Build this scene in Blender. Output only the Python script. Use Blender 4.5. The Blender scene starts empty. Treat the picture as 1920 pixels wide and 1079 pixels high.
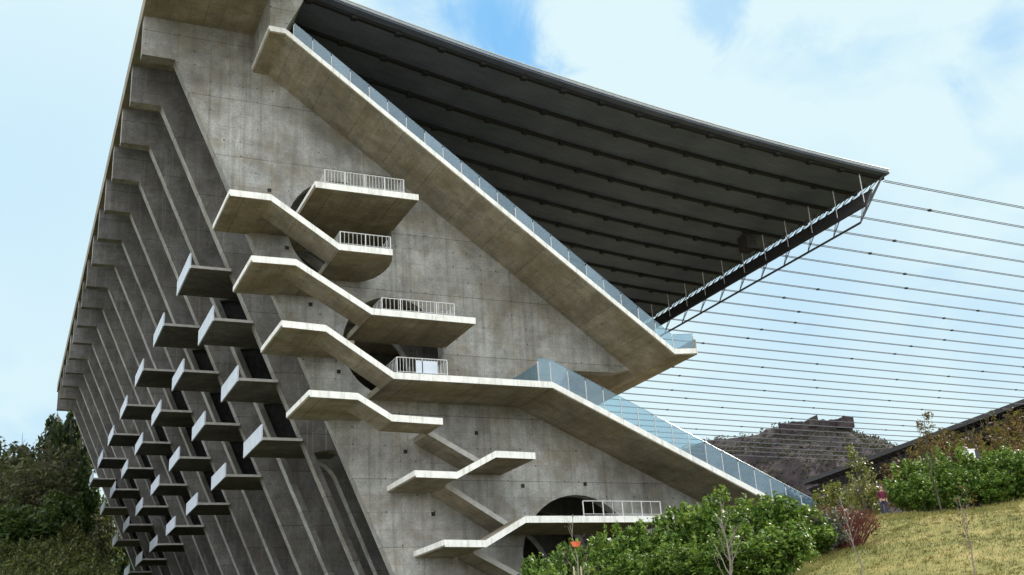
import bpy, bmesh, math, random
import numpy as np
from mathutils import Vector, Matrix

random.seed(7)
scene = bpy.context.scene
COL = scene.collection
PI = math.pi

# ------------------------------------------------------------------ camera
RIGHT = Vector((0.9100, -0.4101, -0.0616)); UP = Vector((-0.0874, -0.3349, 0.9382)); FWD = Vector((0.4054, 0.8483, 0.3406))
FOC = 2054.3
FWD.normalize(); RIGHT = (RIGHT - FWD * RIGHT.dot(FWD)).normalized(); UP = RIGHT.cross(FWD)
cd = bpy.data.cameras.new('camera'); cam = bpy.data.objects.new('camera', cd); COL.objects.link(cam)
cam.matrix_world = Matrix(((RIGHT.x, UP.x, -FWD.x, 0), (RIGHT.y, UP.y, -FWD.y, 0), (RIGHT.z, UP.z, -FWD.z, 0), (0, 0, 0, 1)))
cd.sensor_width = 36; cd.lens = FOC / 1920 * 36; cd.clip_end = 6000; cd.clip_start = 0.5
scene.camera = cam

def at(px, py, Z):
    """a point of the place seen at that pixel of the photograph, Z metres away"""
    return RIGHT * ((px - 960) / FOC * Z) + UP * (-(py - 540) / FOC * Z) + FWD * Z

# ------------------------------------------------------------------ helpers
class MB:
    def __init__(s): s.v = []; s.f = []
    def add(s, vs, fs):
        o = len(s.v); s.v += [tuple(v) for v in vs]; s.f += [tuple(i + o for i in f) for f in fs]; return s
    def box(s, x0, x1, y0, y1, z0, z1):
        return s.add([(x, y, z) for x in (x0, x1) for y in (y0, y1) for z in (z0, z1)],
                     [(0, 1, 3, 2), (4, 6, 7, 5), (0, 4, 5, 1), (2, 3, 7, 6), (0, 2, 6, 4), (1, 5, 7, 3)])
    def prism(s, poly, y0, y1):
        n = len(poly)
        vs = [(x, y0, z) for x, z in poly] + [(x, y1, z) for x, z in poly]
        fs = [tuple(range(n)), tuple(range(2 * n - 1, n - 1, -1))] + [(i, i + n, (i + 1) % n + n, (i + 1) % n) for i in range(n)]
        return s.add(vs, fs)
    def strip(s, line, t, y0, y1):
        """a bent slab: polyline of top points (x, z), thickness t downwards, from y0 to y1"""
        n = len(line)
        vs = []
        for y in (y0, y1):
            vs += [(x, y, z) for x, z in line] + [(x, y, z - t) for x, z in line]
        fs = []
        for i in range(n - 1):
            a, b, c, d = i, i + 1, n + i + 1, n + i
            k = 2 * n
            fs += [(a, d, c, b), (a + k, b + k, c + k, d + k), (a, b, b + k, a + k), (d, d + k, c + k, c)]
        fs += [(0, 2 * n, 3 * n, n), (n - 1, 2 * n - 1, 4 * n - 1, 3 * n - 1)]
        return s.add(vs, fs)
    def plan(s, poly, z0, z1):
        n = len(poly)
        return s.add([(x, y, z0) for x, y in poly] + [(x, y, z1) for x, y in poly], [tuple(range(n)), tuple(range(2 * n - 1, n - 1, -1))] + [(i, i + n, (i + 1) % n + n, (i + 1) % n) for i in range(n)])
    def tube(s, pts, r, sides=6, r1=None):
        pts = [Vector(p) for p in pts]; n = len(pts); r1 = r if r1 is None else r1
        vs = []; fs = []
        for i, p in enumerate(pts):
            d = (pts[min(i + 1, n - 1)] - pts[max(i - 1, 0)]).normalized()
            a = d.cross(Vector((0.31, 0.17, 0.93)) if abs(d.z) < 0.9 else Vector((1, 0.1, 0))).normalized(); b = d.cross(a)
            rr = r + (r1 - r) * i / max(1, n - 1)
            vs += [p + (a * math.cos(2 * PI * k / sides) + b * math.sin(2 * PI * k / sides)) * rr for k in range(sides)]
        for i in range(n - 1):
            for k in range(sides):
                fs.append((i * sides + k, i * sides + (k + 1) % sides, (i + 1) * sides + (k + 1) % sides, (i + 1) * sides + k))
        fs += [tuple(range(sides))[::-1], tuple((n - 1) * sides + k for k in range(sides))]
        return s.add(vs, fs)
    def mesh(s, name, mat):
        me = bpy.data.meshes.new(name); me.from_pydata(s.v, [], s.f); me.update()
        bm = bmesh.new(); bm.from_mesh(me); bmesh.ops.recalc_face_normals(bm, faces=bm.faces); bm.to_mesh(me); bm.free()
        me.materials.append(mat); return me
    def build(s, name, mat, parent=None): return link(name, s.mesh(name, mat), parent)

def link(name, me, parent=None, loc=None):
    o = bpy.data.objects.new(name, me); COL.objects.link(o)
    if parent: o.parent = parent
    if loc is not None: o.location = loc
    return o
def tag(o, label=None, cat=None, group=None, kind=None):
    if label: o['label'] = label
    if cat: o['category'] = cat
    if group: o['group'] = group
    if kind: o['kind'] = kind
    return o
def empty(name, loc=(0, 0, 0), rz=0):
    o = bpy.data.objects.new(name, None); COL.objects.link(o); o.location = loc; o.rotation_euler.z = rz; return o
def copy_tree(o, parent=None):
    c = o.copy(); COL.objects.link(c); c.parent = parent
    for ch in list(o.children): copy_tree(ch, c)
    return c
ORD = ['zeroth', 'first', 'second', 'third', 'fourth', 'fifth', 'sixth', 'seventh', 'eighth', 'ninth', 'tenth', 'eleventh', 'twelfth',
       'thirteenth', 'fourteenth', 'fifteenth', 'sixteenth', 'seventeenth', 'eighteenth', 'nineteenth', 'twentieth', 'twenty-first',
       'twenty-second', 'twenty-third', 'twenty-fourth', 'twenty-fifth', 'twenty-sixth', 'twenty-seventh', 'twenty-eighth', 'twenty-ninth',
       'thirtieth', 'thirty-first', 'thirty-second', 'thirty-third']

# ------------------------------------------------------------------ materials
class NT:
    def __init__(s, name):
        s.m = bpy.data.materials.new(name); s.m.use_nodes = True; s.t = s.m.node_tree; s.t.nodes.clear()
        s.out = s.n('ShaderNodeOutputMaterial')
    def n(s, typ, **kw):
        nd = s.t.nodes.new(typ)
        for k, v in kw.items(): setattr(nd, k, v)
        return nd
    def l(s, a, b): s.t.links.new(a, b)
    def noise(s, vec, scale, detail=4, rough=0.55, dist=0.0):
        nd = s.n('ShaderNodeTexNoise'); nd.inputs['Scale'].default_value = scale; nd.inputs['Detail'].default_value = detail
        nd.inputs['Roughness'].default_value = rough; nd.inputs['Distortion'].default_value = dist
        s.l(vec, nd.inputs['Vector']); return nd.outputs['Fac']
    def ramp(s, fac, stops):
        nd = s.n('ShaderNodeValToRGB'); s.l(fac, nd.inputs['Fac']); el = nd.color_ramp.elements
        while len(el) < len(stops): el.new(0.5)
        for e, (p, c) in zip(el, stops):
            e.position = p; e.color = (*c, 1) if not isinstance(c, (int, float)) else (c, c, c, 1)
        return nd.outputs['Color']
    def mix(s, fac, a, b, mode='MIX'):
        nd = s.n('ShaderNodeMix', data_type='RGBA', blend_type=mode)
        for sock, v in ((nd.inputs[0], fac), (nd.inputs[6], a), (nd.inputs[7], b)):
            if isinstance(v, (int, float)): sock.default_value = v
            elif isinstance(v, tuple): sock.default_value = (*v, 1)
            else: s.l(v, sock)
        return nd.outputs[2]
    def math(s, op, a, b=None):
        nd = s.n('ShaderNodeMath', operation=op)
        for sock, v in zip(nd.inputs, (a, b)):
            if v is None: continue
            if isinstance(v, (int, float)): sock.default_value = v
            else: s.l(v, sock)
        return nd.outputs[0]
    def mapped(s, vec, scale=(1, 1, 1), rot=(0, 0, 0)):
        nd = s.n('ShaderNodeMapping'); nd.inputs['Scale'].default_value = scale; nd.inputs['Rotation'].default_value = rot
        s.l(vec, nd.inputs['Vector']); return nd.outputs['Vector']
    def pos(s): return s.n('ShaderNodeNewGeometry').outputs['Position']
    def bsdf(s, color, rough=0.8, metal=0.0, spec=0.3, bump=None, bdist=0.02, bstr=0.5):
        p = s.n('ShaderNodeBsdfPrincipled'); p.inputs['Roughness'].default_value = rough if isinstance(rough, (int, float)) else 0.5
        if not isinstance(rough, (int, float)): s.l(rough, p.inputs['Roughness'])
        p.inputs['Metallic'].default_value = metal; p.inputs['Specular IOR Level'].default_value = spec
        if isinstance(color, tuple): p.inputs['Base Color'].default_value = (*color, 1)
        else: s.l(color, p.inputs['Base Color'])
        if bump is not None:
            b = s.n('ShaderNodeBump'); b.inputs['Strength'].default_value = bstr; b.inputs['Distance'].default_value = bdist
            s.l(bump, b.inputs['Height']); s.l(b.outputs['Normal'], p.inputs['Normal'])
        s.l(p.outputs[0], s.out.inputs['Surface']); return p

def concrete(name, dark, light, brown, brown_amt, axes):
    """board-formed concrete: pour joints, panel seams, water streaks and brown stains"""
    k = NT(name); P = k.pos()
    sep = k.n('ShaderNodeSeparateXYZ'); k.l(P, sep.inputs[0])
    cmb = k.n('ShaderNodeCombineXYZ')
    if axes == 'wall':
        k.l(k.math('ADD', sep.outputs[0], k.math('MULTIPLY', sep.outputs[1], 0.97)), cmb.inputs[0]); k.l(sep.outputs[2], cmb.inputs[1])
    else:
        k.l(sep.outputs[1], cmb.inputs[0]); k.l(k.math('SUBTRACT', sep.outputs[0], sep.outputs[2]), cmb.inputs[1])
    big = k.noise(P, 0.16, 5, 0.62, 0.4)
    mid = k.noise(P, 0.9, 6, 0.65)
    fine = k.noise(P, 7.0, 4, 0.6)
    col = k.ramp(big, [(0.28, dark), (0.62, light)])
    col = k.mix(0.5, col, k.ramp(mid, [(0.3, 0.25), (0.7, 0.78)]), 'OVERLAY')
    col = k.mix(0.5, col, k.ramp(fine, [(0.3, 0.3), (0.7, 0.72)]), 'OVERLAY')
    # water streaks
    st = k.noise(k.mapped(P, (2.2, 2.2, 0.07)) if axes == 'wall' else k.mapped(P, (0.9, 0.09, 0.9)), 1.0, 5, 0.6)
    col = k.mix(k.ramp(st, [(0.50, 0.0), (0.70, 0.62)]), col, k.mix(0.6, col, (0.06, 0.053, 0.042)))
    sl = k.noise(k.mapped(P, (3.1, 3.1, 0.1)) if axes == 'wall' else k.mapped(P, (1.3, 0.12, 1.3)), 1.0, 3, 0.6)
    col = k.mix(k.ramp(sl, [(0.58, 0.0), (0.78, 0.35)]), col, (0.42, 0.41, 0.38))
    # brown / rusty blotches
    br = k.noise(P, 0.33, 6, 0.7, 0.8)
    col = k.mix(k.ramp(br, [(0.45, 0.0), (0.68, brown_amt)]), col, brown)
    # formwork panels
    bt = k.n('ShaderNodeTexBrick'); k.l(cmb.outputs[0], bt.inputs['Vector'])
    bt.inputs['Scale'].default_value = 1.0; bt.inputs['Brick Width'].default_value = 2.44; bt.inputs['Row Height'].default_value = 1.22
    bt.inputs['Mortar Size'].default_value = 0.016; bt.inputs['Mortar Smooth'].default_value = 0.3; bt.offset = 0.0
    bt.inputs['Color1'].default_value = (1.0, 1.0, 1.0, 1); bt.inputs['Color2'].default_value = (0.84, 0.845, 0.85, 1); bt.inputs['Mortar'].default_value = (0.50, 0.49, 0.47, 1)
    col = k.mix(0.62, col, bt.outputs['Color'], 'MULTIPLY')
    b2 = k.n('ShaderNodeTexBrick'); k.l(k.mapped(cmb.outputs[0], (0.004, 1, 1)), b2.inputs['Vector']); b2.inputs['Scale'].default_value = 1.0
    b2.inputs['Brick Width'].default_value = 50; b2.inputs['Row Height'].default_value = 4.88; b2.inputs['Mortar Size'].default_value = 0.028; b2.inputs['Mortar Smooth'].default_value = 0.2
    b2.inputs['Color1'].default_value = (1, 1, 1, 1); b2.inputs['Color2'].default_value = (0.87, 0.87, 0.86, 1); b2.inputs['Mortar'].default_value = (0.45, 0.44, 0.42, 1)
    col = k.mix(0.8, col, b2.outputs['Color'], 'MULTIPLY')
    # tie holes
    vo = k.n('ShaderNodeTexVoronoi'); vo.inputs['Scale'].default_value = 0.82; vo.inputs['Randomness'].default_value = 0.12; k.l(cmb.outputs[0], vo.inputs['Vector'])
    col = k.mix(k.ramp(vo.outputs['Distance'], [(0.045, 0.85), (0.062, 0.0)]), col, (0.045, 0.043, 0.04))
    p = k.bsdf(col, 0.85, 0, 0.25, bump=k.math('ADD', mid, fine), bdist=0.03, bstr=0.35)
    return k.m

M = {}
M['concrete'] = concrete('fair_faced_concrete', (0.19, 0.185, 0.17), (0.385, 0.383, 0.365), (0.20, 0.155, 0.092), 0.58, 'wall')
M['fin'] = concrete('shade_toned_fin_concrete', (0.075, 0.071, 0.068), (0.18, 0.175, 0.168), (0.10, 0.078, 0.058), 0.5, 'wall')  # darker copy of the wall concrete; shade of the bays put into its colour
M['soffit'] = concrete('stained_soffit_concrete', (0.18, 0.164, 0.13), (0.345, 0.312, 0.245), (0.23, 0.165, 0.085), 0.6, 'soffit')
def simple(name, c0, c1, scale=2.0, rough=0.6, metal=0.0, spec=0.3):
    k = NT(name); f = k.noise(k.pos(), scale, 5, 0.6)
    k.bsdf(k.ramp(f, [(0.3, c0), (0.7, c1)]), rough, metal, spec, bump=f, bdist=0.01, bstr=0.2); return k.m
def white_band():
    k = NT('white_painted_concrete'); P = k.pos()
    a = k.noise(P, 1.3, 5, 0.65); b = k.noise(k.mapped(P, (5, 5, 0.4)), 1, 4)
    col = k.ramp(a, [(0.3, (0.62, 0.61, 0.57)), (0.6, (0.77, 0.76, 0.72))])
    col = k.mix(k.ramp(b, [(0.50, 0.0), (0.70, 0.42)]), col, (0.32, 0.295, 0.24))
    k.bsdf(col, 0.7, 0, 0.3); return k.m
M['white'] = white_band()
M['panel'] = simple('pale_balcony_panel', (0.46, 0.50, 0.57), (0.58, 0.62, 0.68), 1.2, 0.55)
M['pale'] = simple('pale_cast_edge', (0.28, 0.27, 0.25), (0.40, 0.39, 0.36), 2.5, 0.8)
M['rail'] = simple('pale_steel_rail', (0.44, 0.44, 0.44), (0.56, 0.555, 0.55), 4, 0.45, 0.0, 0.5)
M['steel'] = simple('dark_steel', (0.035, 0.033, 0.035), (0.07, 0.066, 0.066), 3, 0.55, 0.3)
M['cable'] = simple('grey_cable', (0.09, 0.095, 0.105), (0.14, 0.145, 0.155), 3, 0.9, 0.0, 0.1)
M['clamp'] = simple('dark_clamp', (0.03, 0.03, 0.03), (0.05, 0.05, 0.05), 3, 0.6)
M['niche'] = simple('painted_niche_shade', (0.012, 0.012, 0.012), (0.03, 0.03, 0.03), 3, 0.9)  # near-black colour standing in for shade inside openings and vents
M['rib'] = simple('dark_roof_rib', (0.010, 0.010, 0.012), (0.020, 0.019, 0.021), 3, 0.7)
M['edge'] = simple('pale_roof_edge', (0.30, 0.30, 0.28), (0.42, 0.41, 0.38), 3, 0.5, 0.2)
def roof_mat():
    k = NT('dark_roof_sheet'); P = k.pos()
    col = k.ramp(k.noise(P, 0.25, 4), [(0.3, (0.080, 0.094, 0.150)), (0.7, (0.12, 0.138, 0.205))])
    wv = k.n('ShaderNodeTexWave', wave_type='BANDS', bands_direction='X', wave_profile='SAW'); wv.inputs['Scale'].default_value = 0.55; wv.inputs['Distortion'].default_value = 0.0
    k.l(P, wv.inputs['Vector'])
    col = k.mix(k.ramp(wv.outputs['Fac'], [(0.0, 0.5), (0.06, 0.0)]), col, (0.02, 0.02, 0.022))
    fine = k.noise(k.mapped(P, (0.5, 4.0, 0.5)), 1, 4)
    col = k.mix(0.4, col, k.ramp(fine, [(0.3, 0.3), (0.7, 0.7)]), 'OVERLAY')
    k.bsdf(col, 0.6, 0, 0.35); return k.m
M['roof'] = roof_mat()
def glass_mat():
    k = NT('blue_tinted_glass')
    tr = k.n('ShaderNodeBsdfTransparent'); tr.inputs[0].default_value = (0.72, 0.86, 0.90, 1)
    gl = k.n('ShaderNodeBsdfGlossy'); gl.inputs['Color'].default_value = (0.85, 0.92, 0.95, 1); gl.inputs['Roughness'].default_value = 0.04
    df = k.n('ShaderNodeBsdfDiffuse'); f = k.noise(k.pos(), 1.4, 4)
    k.l(k.ramp(f, [(0.3, (0.10, 0.17, 0.25)), (0.7, (0.16, 0.25, 0.33))]), df.inputs['Color'])
    m1 = k.n('ShaderNodeMixShader'); m1.inputs[0].default_value = 0.8; k.l(gl.outputs[0], m1.inputs[1]); k.l(df.outputs[0], m1.inputs[2])
    m2 = k.n('ShaderNodeMixShader'); oi = k.n('ShaderNodeObjectInfo'); k.l(k.math('ADD', k.math('MULTIPLY', oi.outputs['Random'], 0.18), 0.24), m2.inputs[0]); k.l(tr.outputs[0], m2.inputs[1]); k.l(m1.outputs[0], m2.inputs[2])
    k.l(m2.outputs[0], k.out.inputs['Surface']); return k.m
M['glass'] = glass_mat()
M['glass_edge'] = simple('blue_glass_edge', (0.16, 0.24, 0.30), (0.22, 0.31, 0.37), 3, 0.3)
def leaf_mat(name, stops, spec=0.5, rough=0.4, trans=0.25, nscale=0.5):
    k = NT(name); g = k.n('ShaderNodeNewGeometry')
    f = k.math('ADD', k.math('MULTIPLY', g.outputs['Random Per Island'], 0.65), k.math('MULTIPLY', k.noise(g.outputs['Position'], nscale, 3), 0.35))
    col = k.ramp(f, stops)
    p = k.n('ShaderNodeBsdfPrincipled'); k.l(col, p.inputs['Base Color']); p.inputs['Roughness'].default_value = rough; p.inputs['Specular IOR Level'].default_value = spec
    t = k.n('ShaderNodeBsdfTranslucent'); k.l(k.mix(0.5, col, (0.16, 0.22, 0.03)), t.inputs['Color'])
    m = k.n('ShaderNodeMixShader'); m.inputs[0].default_value = trans; k.l(p.outputs[0], m.inputs[1]); k.l(t.outputs[0], m.inputs[2])
    k.l(m.outputs[0], k.out.inputs['Surface']); return k.m
M['laurel'] = leaf_mat('laurel_leaf', [(0.2, (0.022, 0.055, 0.009)), (0.5, (0.07, 0.145, 0.02)), (0.75, (0.17, 0.255, 0.038)), (0.92, (0.29, 0.34, 0.10))], 0.22, 0.5, 0.32)
M['red_leaf'] = leaf_mat('red_barberry_leaf', [(0.2, (0.055, 0.008, 0.012)), (0.6, (0.14, 0.016, 0.024)), (0.9, (0.22, 0.045, 0.045))], 0.3, 0.6)
M['grey_leaf'] = leaf_mat('grey_green_leaf', [(0.2, (0.045, 0.055, 0.04)), (0.6, (0.10, 0.115, 0.085)), (0.9, (0.18, 0.19, 0.15))], 0.4, 0.5)
M['yellow_leaf'] = leaf_mat('yellow_green_leaf', [(0.2, (0.07, 0.09, 0.02)), (0.6, (0.15, 0.16, 0.035)), (0.9, (0.26, 0.17, 0.05))], 0.3, 0.5)
M['autumn_leaf'] = leaf_mat('brown_autumn_leaf', [(0.2, (0.045, 0.022, 0.016)), (0.5, (0.085, 0.045, 0.025)), (0.75, (0.15, 0.075, 0.03)), (0.95, (0.13, 0.12, 0.035))], 0.2, 0.7)
M['wood_leaf'] = leaf_mat('dark_wood_leaf', [(0.2, (0.014, 0.030, 0.008)), (0.6, (0.036, 0.065, 0.014)), (0.92, (0.09, 0.12, 0.025))], 0.25, 0.6)
M['pine_leaf'] = leaf_mat('dark_pine_leaf', [(0.2, (0.008, 0.014, 0.007)), (0.7, (0.02, 0.03, 0.012)), (0.95, (0.04, 0.045, 0.015))], 0.2, 0.6)
M['olive_leaf'] = leaf_mat('olive_brown_leaf', [(0.2, (0.034, 0.032, 0.020)), (0.55, (0.074, 0.068, 0.040)), (0.9, (0.09, 0.105, 0.035))], 0.2, 0.7)
M['bush_leaf'] = leaf_mat('dark_bush_leaf', [(0.2, (0.022, 0.03, 0.010)), (0.6, (0.06, 0.075, 0.02)), (0.93, (0.19, 0.16, 0.035))], 0.25, 0.6)
M['scrub_leaf'] = leaf_mat('hill_scrub_leaf', [(0.2, (0.018, 0.02, 0.014)), (0.6, (0.045, 0.042, 0.028)), (0.93, (0.10, 0.085, 0.05))], 0.1, 0.8, 0.1)
M['bark'] = simple('grey_bark', (0.11, 0.095, 0.08), (0.23, 0.20, 0.17), 6, 0.85)
M['darkbark'] = simple('dark_bark', (0.035, 0.028, 0.022), (0.08, 0.065, 0.05), 6, 0.9)
M['redtwig'] = simple('red_twig', (0.09, 0.02, 0.022), (0.16, 0.055, 0.05), 4, 0.7)
M['stake'] = simple('pale_wooden_stake', (0.30, 0.25, 0.18), (0.42, 0.36, 0.28), 6, 0.8)
M['orange'] = simple('orange_plastic', (0.50, 0.10, 0.04), (0.60, 0.15, 0.06), 3, 0.5)
M['boxwhite'] = simple('white_cabinet', (0.78, 0.80, 0.82), (0.85, 0.86, 0.88), 2, 0.5)
M['boxdark'] = simple('dark_cabinet_side', (0.03, 0.035, 0.05), (0.05, 0.055, 0.07), 2, 0.6)
def ground_mat():
    k = NT('rough_grass_soil'); P = k.pos()
    col = k.ramp(k.noise(P, 0.12, 6, 0.65), [(0.3, (0.035, 0.045, 0.016)), (0.6, (0.085, 0.082, 0.032)), (0.8, (0.13, 0.11, 0.05))])
    col = k.mix(0.5, col, k.ramp(k.noise(P, 2.5, 5, 0.7), [(0.3, 0.25), (0.7, 0.75)]), 'OVERLAY')
    k.bsdf(col, 0.95, 0, 0.1, bump=k.noise(P, 3, 5), bdist=0.1); return k.m
M['ground'] = ground_mat()
def lawn_col(k, P):
    col = k.ramp(k.noise(P, 0.28, 6, 0.68, 0.3), [(0.30, (0.095, 0.10, 0.026)), (0.5, (0.18, 0.16, 0.048)), (0.72, (0.29, 0.225, 0.09))])
    g = k.noise(k.mapped(P, (1.0, 1.5, 1.0)), 0.9, 5, 0.7)
    col = k.mix(k.ramp(g, [(0.46, 0.0), (0.66, 0.8)]), col, (0.095, 0.105, 0.022))
    b = k.noise(P, 1.9, 5, 0.75)
    return k.mix(k.ramp(b, [(0.58, 0.0), (0.72, 0.55)]), col, (0.13, 0.085, 0.035))
k = NT('dry_lawn'); P = k.pos(); f = k.noise(P, 8, 5, 0.7)
k.bsdf(k.mix(0.5, lawn_col(k, P), k.ramp(f, [(0.3, 0.25), (0.7, 0.78)]), 'OVERLAY'), 0.95, 0, 0.1, bump=f, bdist=0.06, bstr=0.8); M['lawn'] = k.m
k = NT('lawn_blade'); g = k.n('ShaderNodeNewGeometry')
c = lawn_col(k, g.outputs['Position']); k.bsdf(k.mix(0.6, c, k.ramp(g.outputs['Random Per Island'], [(0.0, 0.22), (1.0, 0.85)]), 'OVERLAY'), 0.8, 0, 0.15); M['blade'] = k.m
def hill_mat():
    k = NT('scrubby_hillside'); P = k.pos()
    col = k.ramp(k.noise(P, 0.055, 7, 0.72, 0.6), [(0.32, (0.022, 0.018, 0.022)), (0.5, (0.050, 0.037, 0.041)), (0.66, (0.085, 0.070, 0.066)), (0.8, (0.040, 0.048, 0.028))])
    v = k.noise(P, 0.35, 5, 0.75)
    col = k.mix(k.ramp(v, [(0.48, 0.0), (0.62, 0.8)]), col, (0.03, 0.032, 0.024))
    k.bsdf(col, 0.95, 0, 0.1, bump=v, bdist=1.5, bstr=1.0); return k.m
M['hill'] = hill_mat()
M['stone'] = simple('weathered_stone', (0.04, 0.034, 0.034), (0.085, 0.072, 0.068), 0.6, 0.9)

# ------------------------------------------------------------------ ground
def sst(a, b, t):
    t = min(1, max(0, (t - a) / (b - a))); return t * t * (3 - 2 * t)
def H(x, y):
    u = 0.75 * x + 0.66 * y
    m = -1.6 + 0.1 * max(0, min(u, 49) - 2) + 0.25 * max(0, min(u, 68) - 49)
    if u > 68: m += 0.5 * (1 - math.exp(-(u - 68) / 6)) 
    m -= 3.0 * sst(36, 26, x) * sst(42, 56, y)
    m -= 4.5 * sst(50, 42, x) * sst(58, 66, y) * (1 - 0.66 * sst(36, 26, x))
    l = -1.6 + 17.0 * sst(55, 165, y) + 50 * sst(165, 420, y)
    w = sst(8, 27, x)
    return l * (1 - w) + m * w + 0.12 * math.sin(x * 0.7 + 1.3 * math.sin(y * 0.31)) * sst(20, 30, y)
def axis(a, b, lo, hi, fine, coarse):
    v = []; t = a
    while t < b:
        v.append(t); d = max(lo - t, t - hi, 0); t += fine + coarse * d
    v.append(b); return v
def sheet(xs, ys, hf, name, mat):
    nx, ny = len(xs), len(ys)
    vs = [(x, y, hf(x, y)) for y in ys for x in xs]
    fs = [(j * nx + i, j * nx + i + 1, (j + 1) * nx + i + 1, (j + 1) * nx + i) for j in range(ny - 1) for i in range(nx - 1)]
    me = bpy.data.meshes.new(name); me.from_pydata(vs, [], fs); me.materials.append(mat)
    me.polygons.foreach_set('use_smooth', [True] * len(fs)); me.update()
    return link(name, me)
g = sheet(axis(-900, 1500, -5, 80, 1.25, 0.16), axis(-300, 2500, 25, 100, 1.25, 0.16), H, 'terrain', M['ground']); tag(g, kind='structure')
# the dry lawn on the bank: a sheet of its own just above the terrain
def lawn_x0(y): return 25.0 + (y - 34) * 0.62
xs = [i / 80 for i in range(81)]; ys = [8 + i * 0.75 for i in range(66)]
vs = []; nx = len(xs)
for y in ys:
    a = lawn_x0(y) + 0.6 * math.sin(y * 0.9); b = 125
    for t in xs:
        x = a + (b - a) * t; vs.append((x, y, H(x, y) + 0.05))
fs = [(j * nx + i, j * nx + i + 1, (j + 1) * nx + i + 1, (j + 1) * nx + i) for j in range(len(ys) - 1) for i in range(nx - 1)]
me = bpy.data.meshes.new('lawn'); me.from_pydata(vs, [], fs); me.materials.append(M['lawn']); me.polygons.foreach_set('use_smooth', [True] * len(fs))
tag(link('lawn', me), kind='structure')
xs = [-22 + i * 1.0 for i in range(47)]; ys = [12 + i * 1.25 for i in range(48)]
vs = [(x, y, H(x, y) + 0.03) for y in ys for x in xs]; nx = len(xs)
fs = [(j * nx + i, j * nx + i + 1, (j + 1) * nx + i + 1, (j + 1) * nx + i) for j in range(len(ys) - 1) for i in range(nx - 1)]
me = bpy.data.meshes.new('bounce_ground'); me.from_pydata(vs, [], fs); me.materials.append(simple('pale_bounce_sheet', (0.36, 0.32, 0.25), (0.48, 0.43, 0.34), 1.5, 0.9)); tag(link('bounce_ground', me), kind='structure')  # unseen pale ground added to bounce light onto the soffits
rg = np.random.default_rng(3)
def tri_blades(n):
    V = []
    y = rg.uniform(29, 56, n); x = np.array([lawn_x0(t) for t in y]) + rg.uniform(0, 1, n) * np.array([62 - lawn_x0(t) for t in y])
    out = np.zeros((n * 3, 3))
    h = rg.uniform(0.03, 0.10, n) * (1 + 1.6 * (rg.random(n) < 0.08)); w = rg.uniform(0.012, 0.03, n); a = rg.uniform(0, PI, n)
    z = np.array([H(p, q) + 0.05 for p, q in zip(x, y)])
    out[0::3] = np.stack([x - np.cos(a) * w, y - np.sin(a) * w, z], 1); out[1::3] = np.stack([x + np.cos(a) * w, y + np.sin(a) * w, z], 1)
    out[2::3] = np.stack([x + rg.normal(0, 0.04, n), y + rg.normal(0, 0.04, n), z + h], 1)
    return out
def poly_mesh(name, verts, k_, mat):
    n = len(verts); me = bpy.data.meshes.new(name); me.vertices.add(n); me.vertices.foreach_set('co', np.ascontiguousarray(verts, dtype=np.float32).ravel())
    me.loops.add(n); me.loops.foreach_set('vertex_index', np.arange(n, dtype=np.int32))
    me.polygons.add(n // k_); me.polygons.foreach_set('loop_start', np.arange(0, n, k_, dtype=np.int32))
    me.update(calc_edges=True); me.materials.append(mat); return me
TB = [tri_blades(60000)]
for _ in range(900):
    y = rg.uniform(29, 56); x = lawn_x0(y) + rg.uniform(0.02, 1) * (62 - lawn_x0(y)); n = 22; h = rg.uniform(0.10, 0.26); o_ = np.zeros((n * 3, 3)); b_ = rg.normal(0, 0.10, (n, 2)); z = H(x, y) + 0.03
    dx = rg.normal(0, 0.07, (n, 2)); o_[0::3] = np.stack([x + b_[:, 0] - .02, y + b_[:, 1], np.full(n, z)], 1); o_[1::3] = np.stack([x + b_[:, 0] + .02, y + b_[:, 1], np.full(n, z)], 1); o_[2::3] = np.stack([x + b_[:, 0] + dx[:, 0], y + b_[:, 1] + dx[:, 1], z + h * rg.uniform(.5, 1, n)], 1); TB.append(o_)
tag(link('lawn_grass', poly_mesh('lawn_grass', np.concatenate(TB), 3, M['blade'])), 'short dry yellow green grass covering the bank', 'grass', kind='stuff')

# ------------------------------------------------------------------ the stand
Y0 = 70.0; YW = 76.0; PITCH = 7.46; TH = 1.0; NF = 16; YE = YW + (NF - 1) * PITCH + TH
stand = tag(empty('stadium_stand', (20, YW, 0)), 'huge concrete stadium stand with slanted fin walls, outside stairs and dark roof', 'stadium')
INV = Matrix.Translation((-20, -YW, 0))
class SB(MB):
    """shapes given in world metres, built as a part of the stand (or a sub-part of one of its parts)"""
    def build(s, name, mat, parent=None):
        s.v = [(x - 20, y - YW, z) for x, y, z in s.v]
        return link(name, s.mesh(name, mat), parent or stand)
def edge_x(z): return 9.02 + (46.6 - z) * 0.4295
def circ(cx, cz, r, n=40): return [(cx + r * math.cos(2 * PI * i / n), cz + r * math.sin(2 * PI * i / n)) for i in range(n)]
OUT = [(6.6, 50.03), (6.6, 46.6), (9.02, 46.6), (edge_x(-3), -3), (63, -3), (63, 8.4), (36.3, 20.66), (38.5, 20.7), (41.0, 23.75), (45.3, 23.8), (46.9, 24.2), (16.1, 46.95), (16.1, 50.03)]
ROWS = [(11.73, 33.68), (13.63, 29.45), (15.65, 24.7), (17.58, 20.08)]
CIRC = [circ(21.92, 33.9, 4.15), circ(26.02, 24.75, 4.0), circ(40.7, 8.7, 4.95)]
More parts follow.
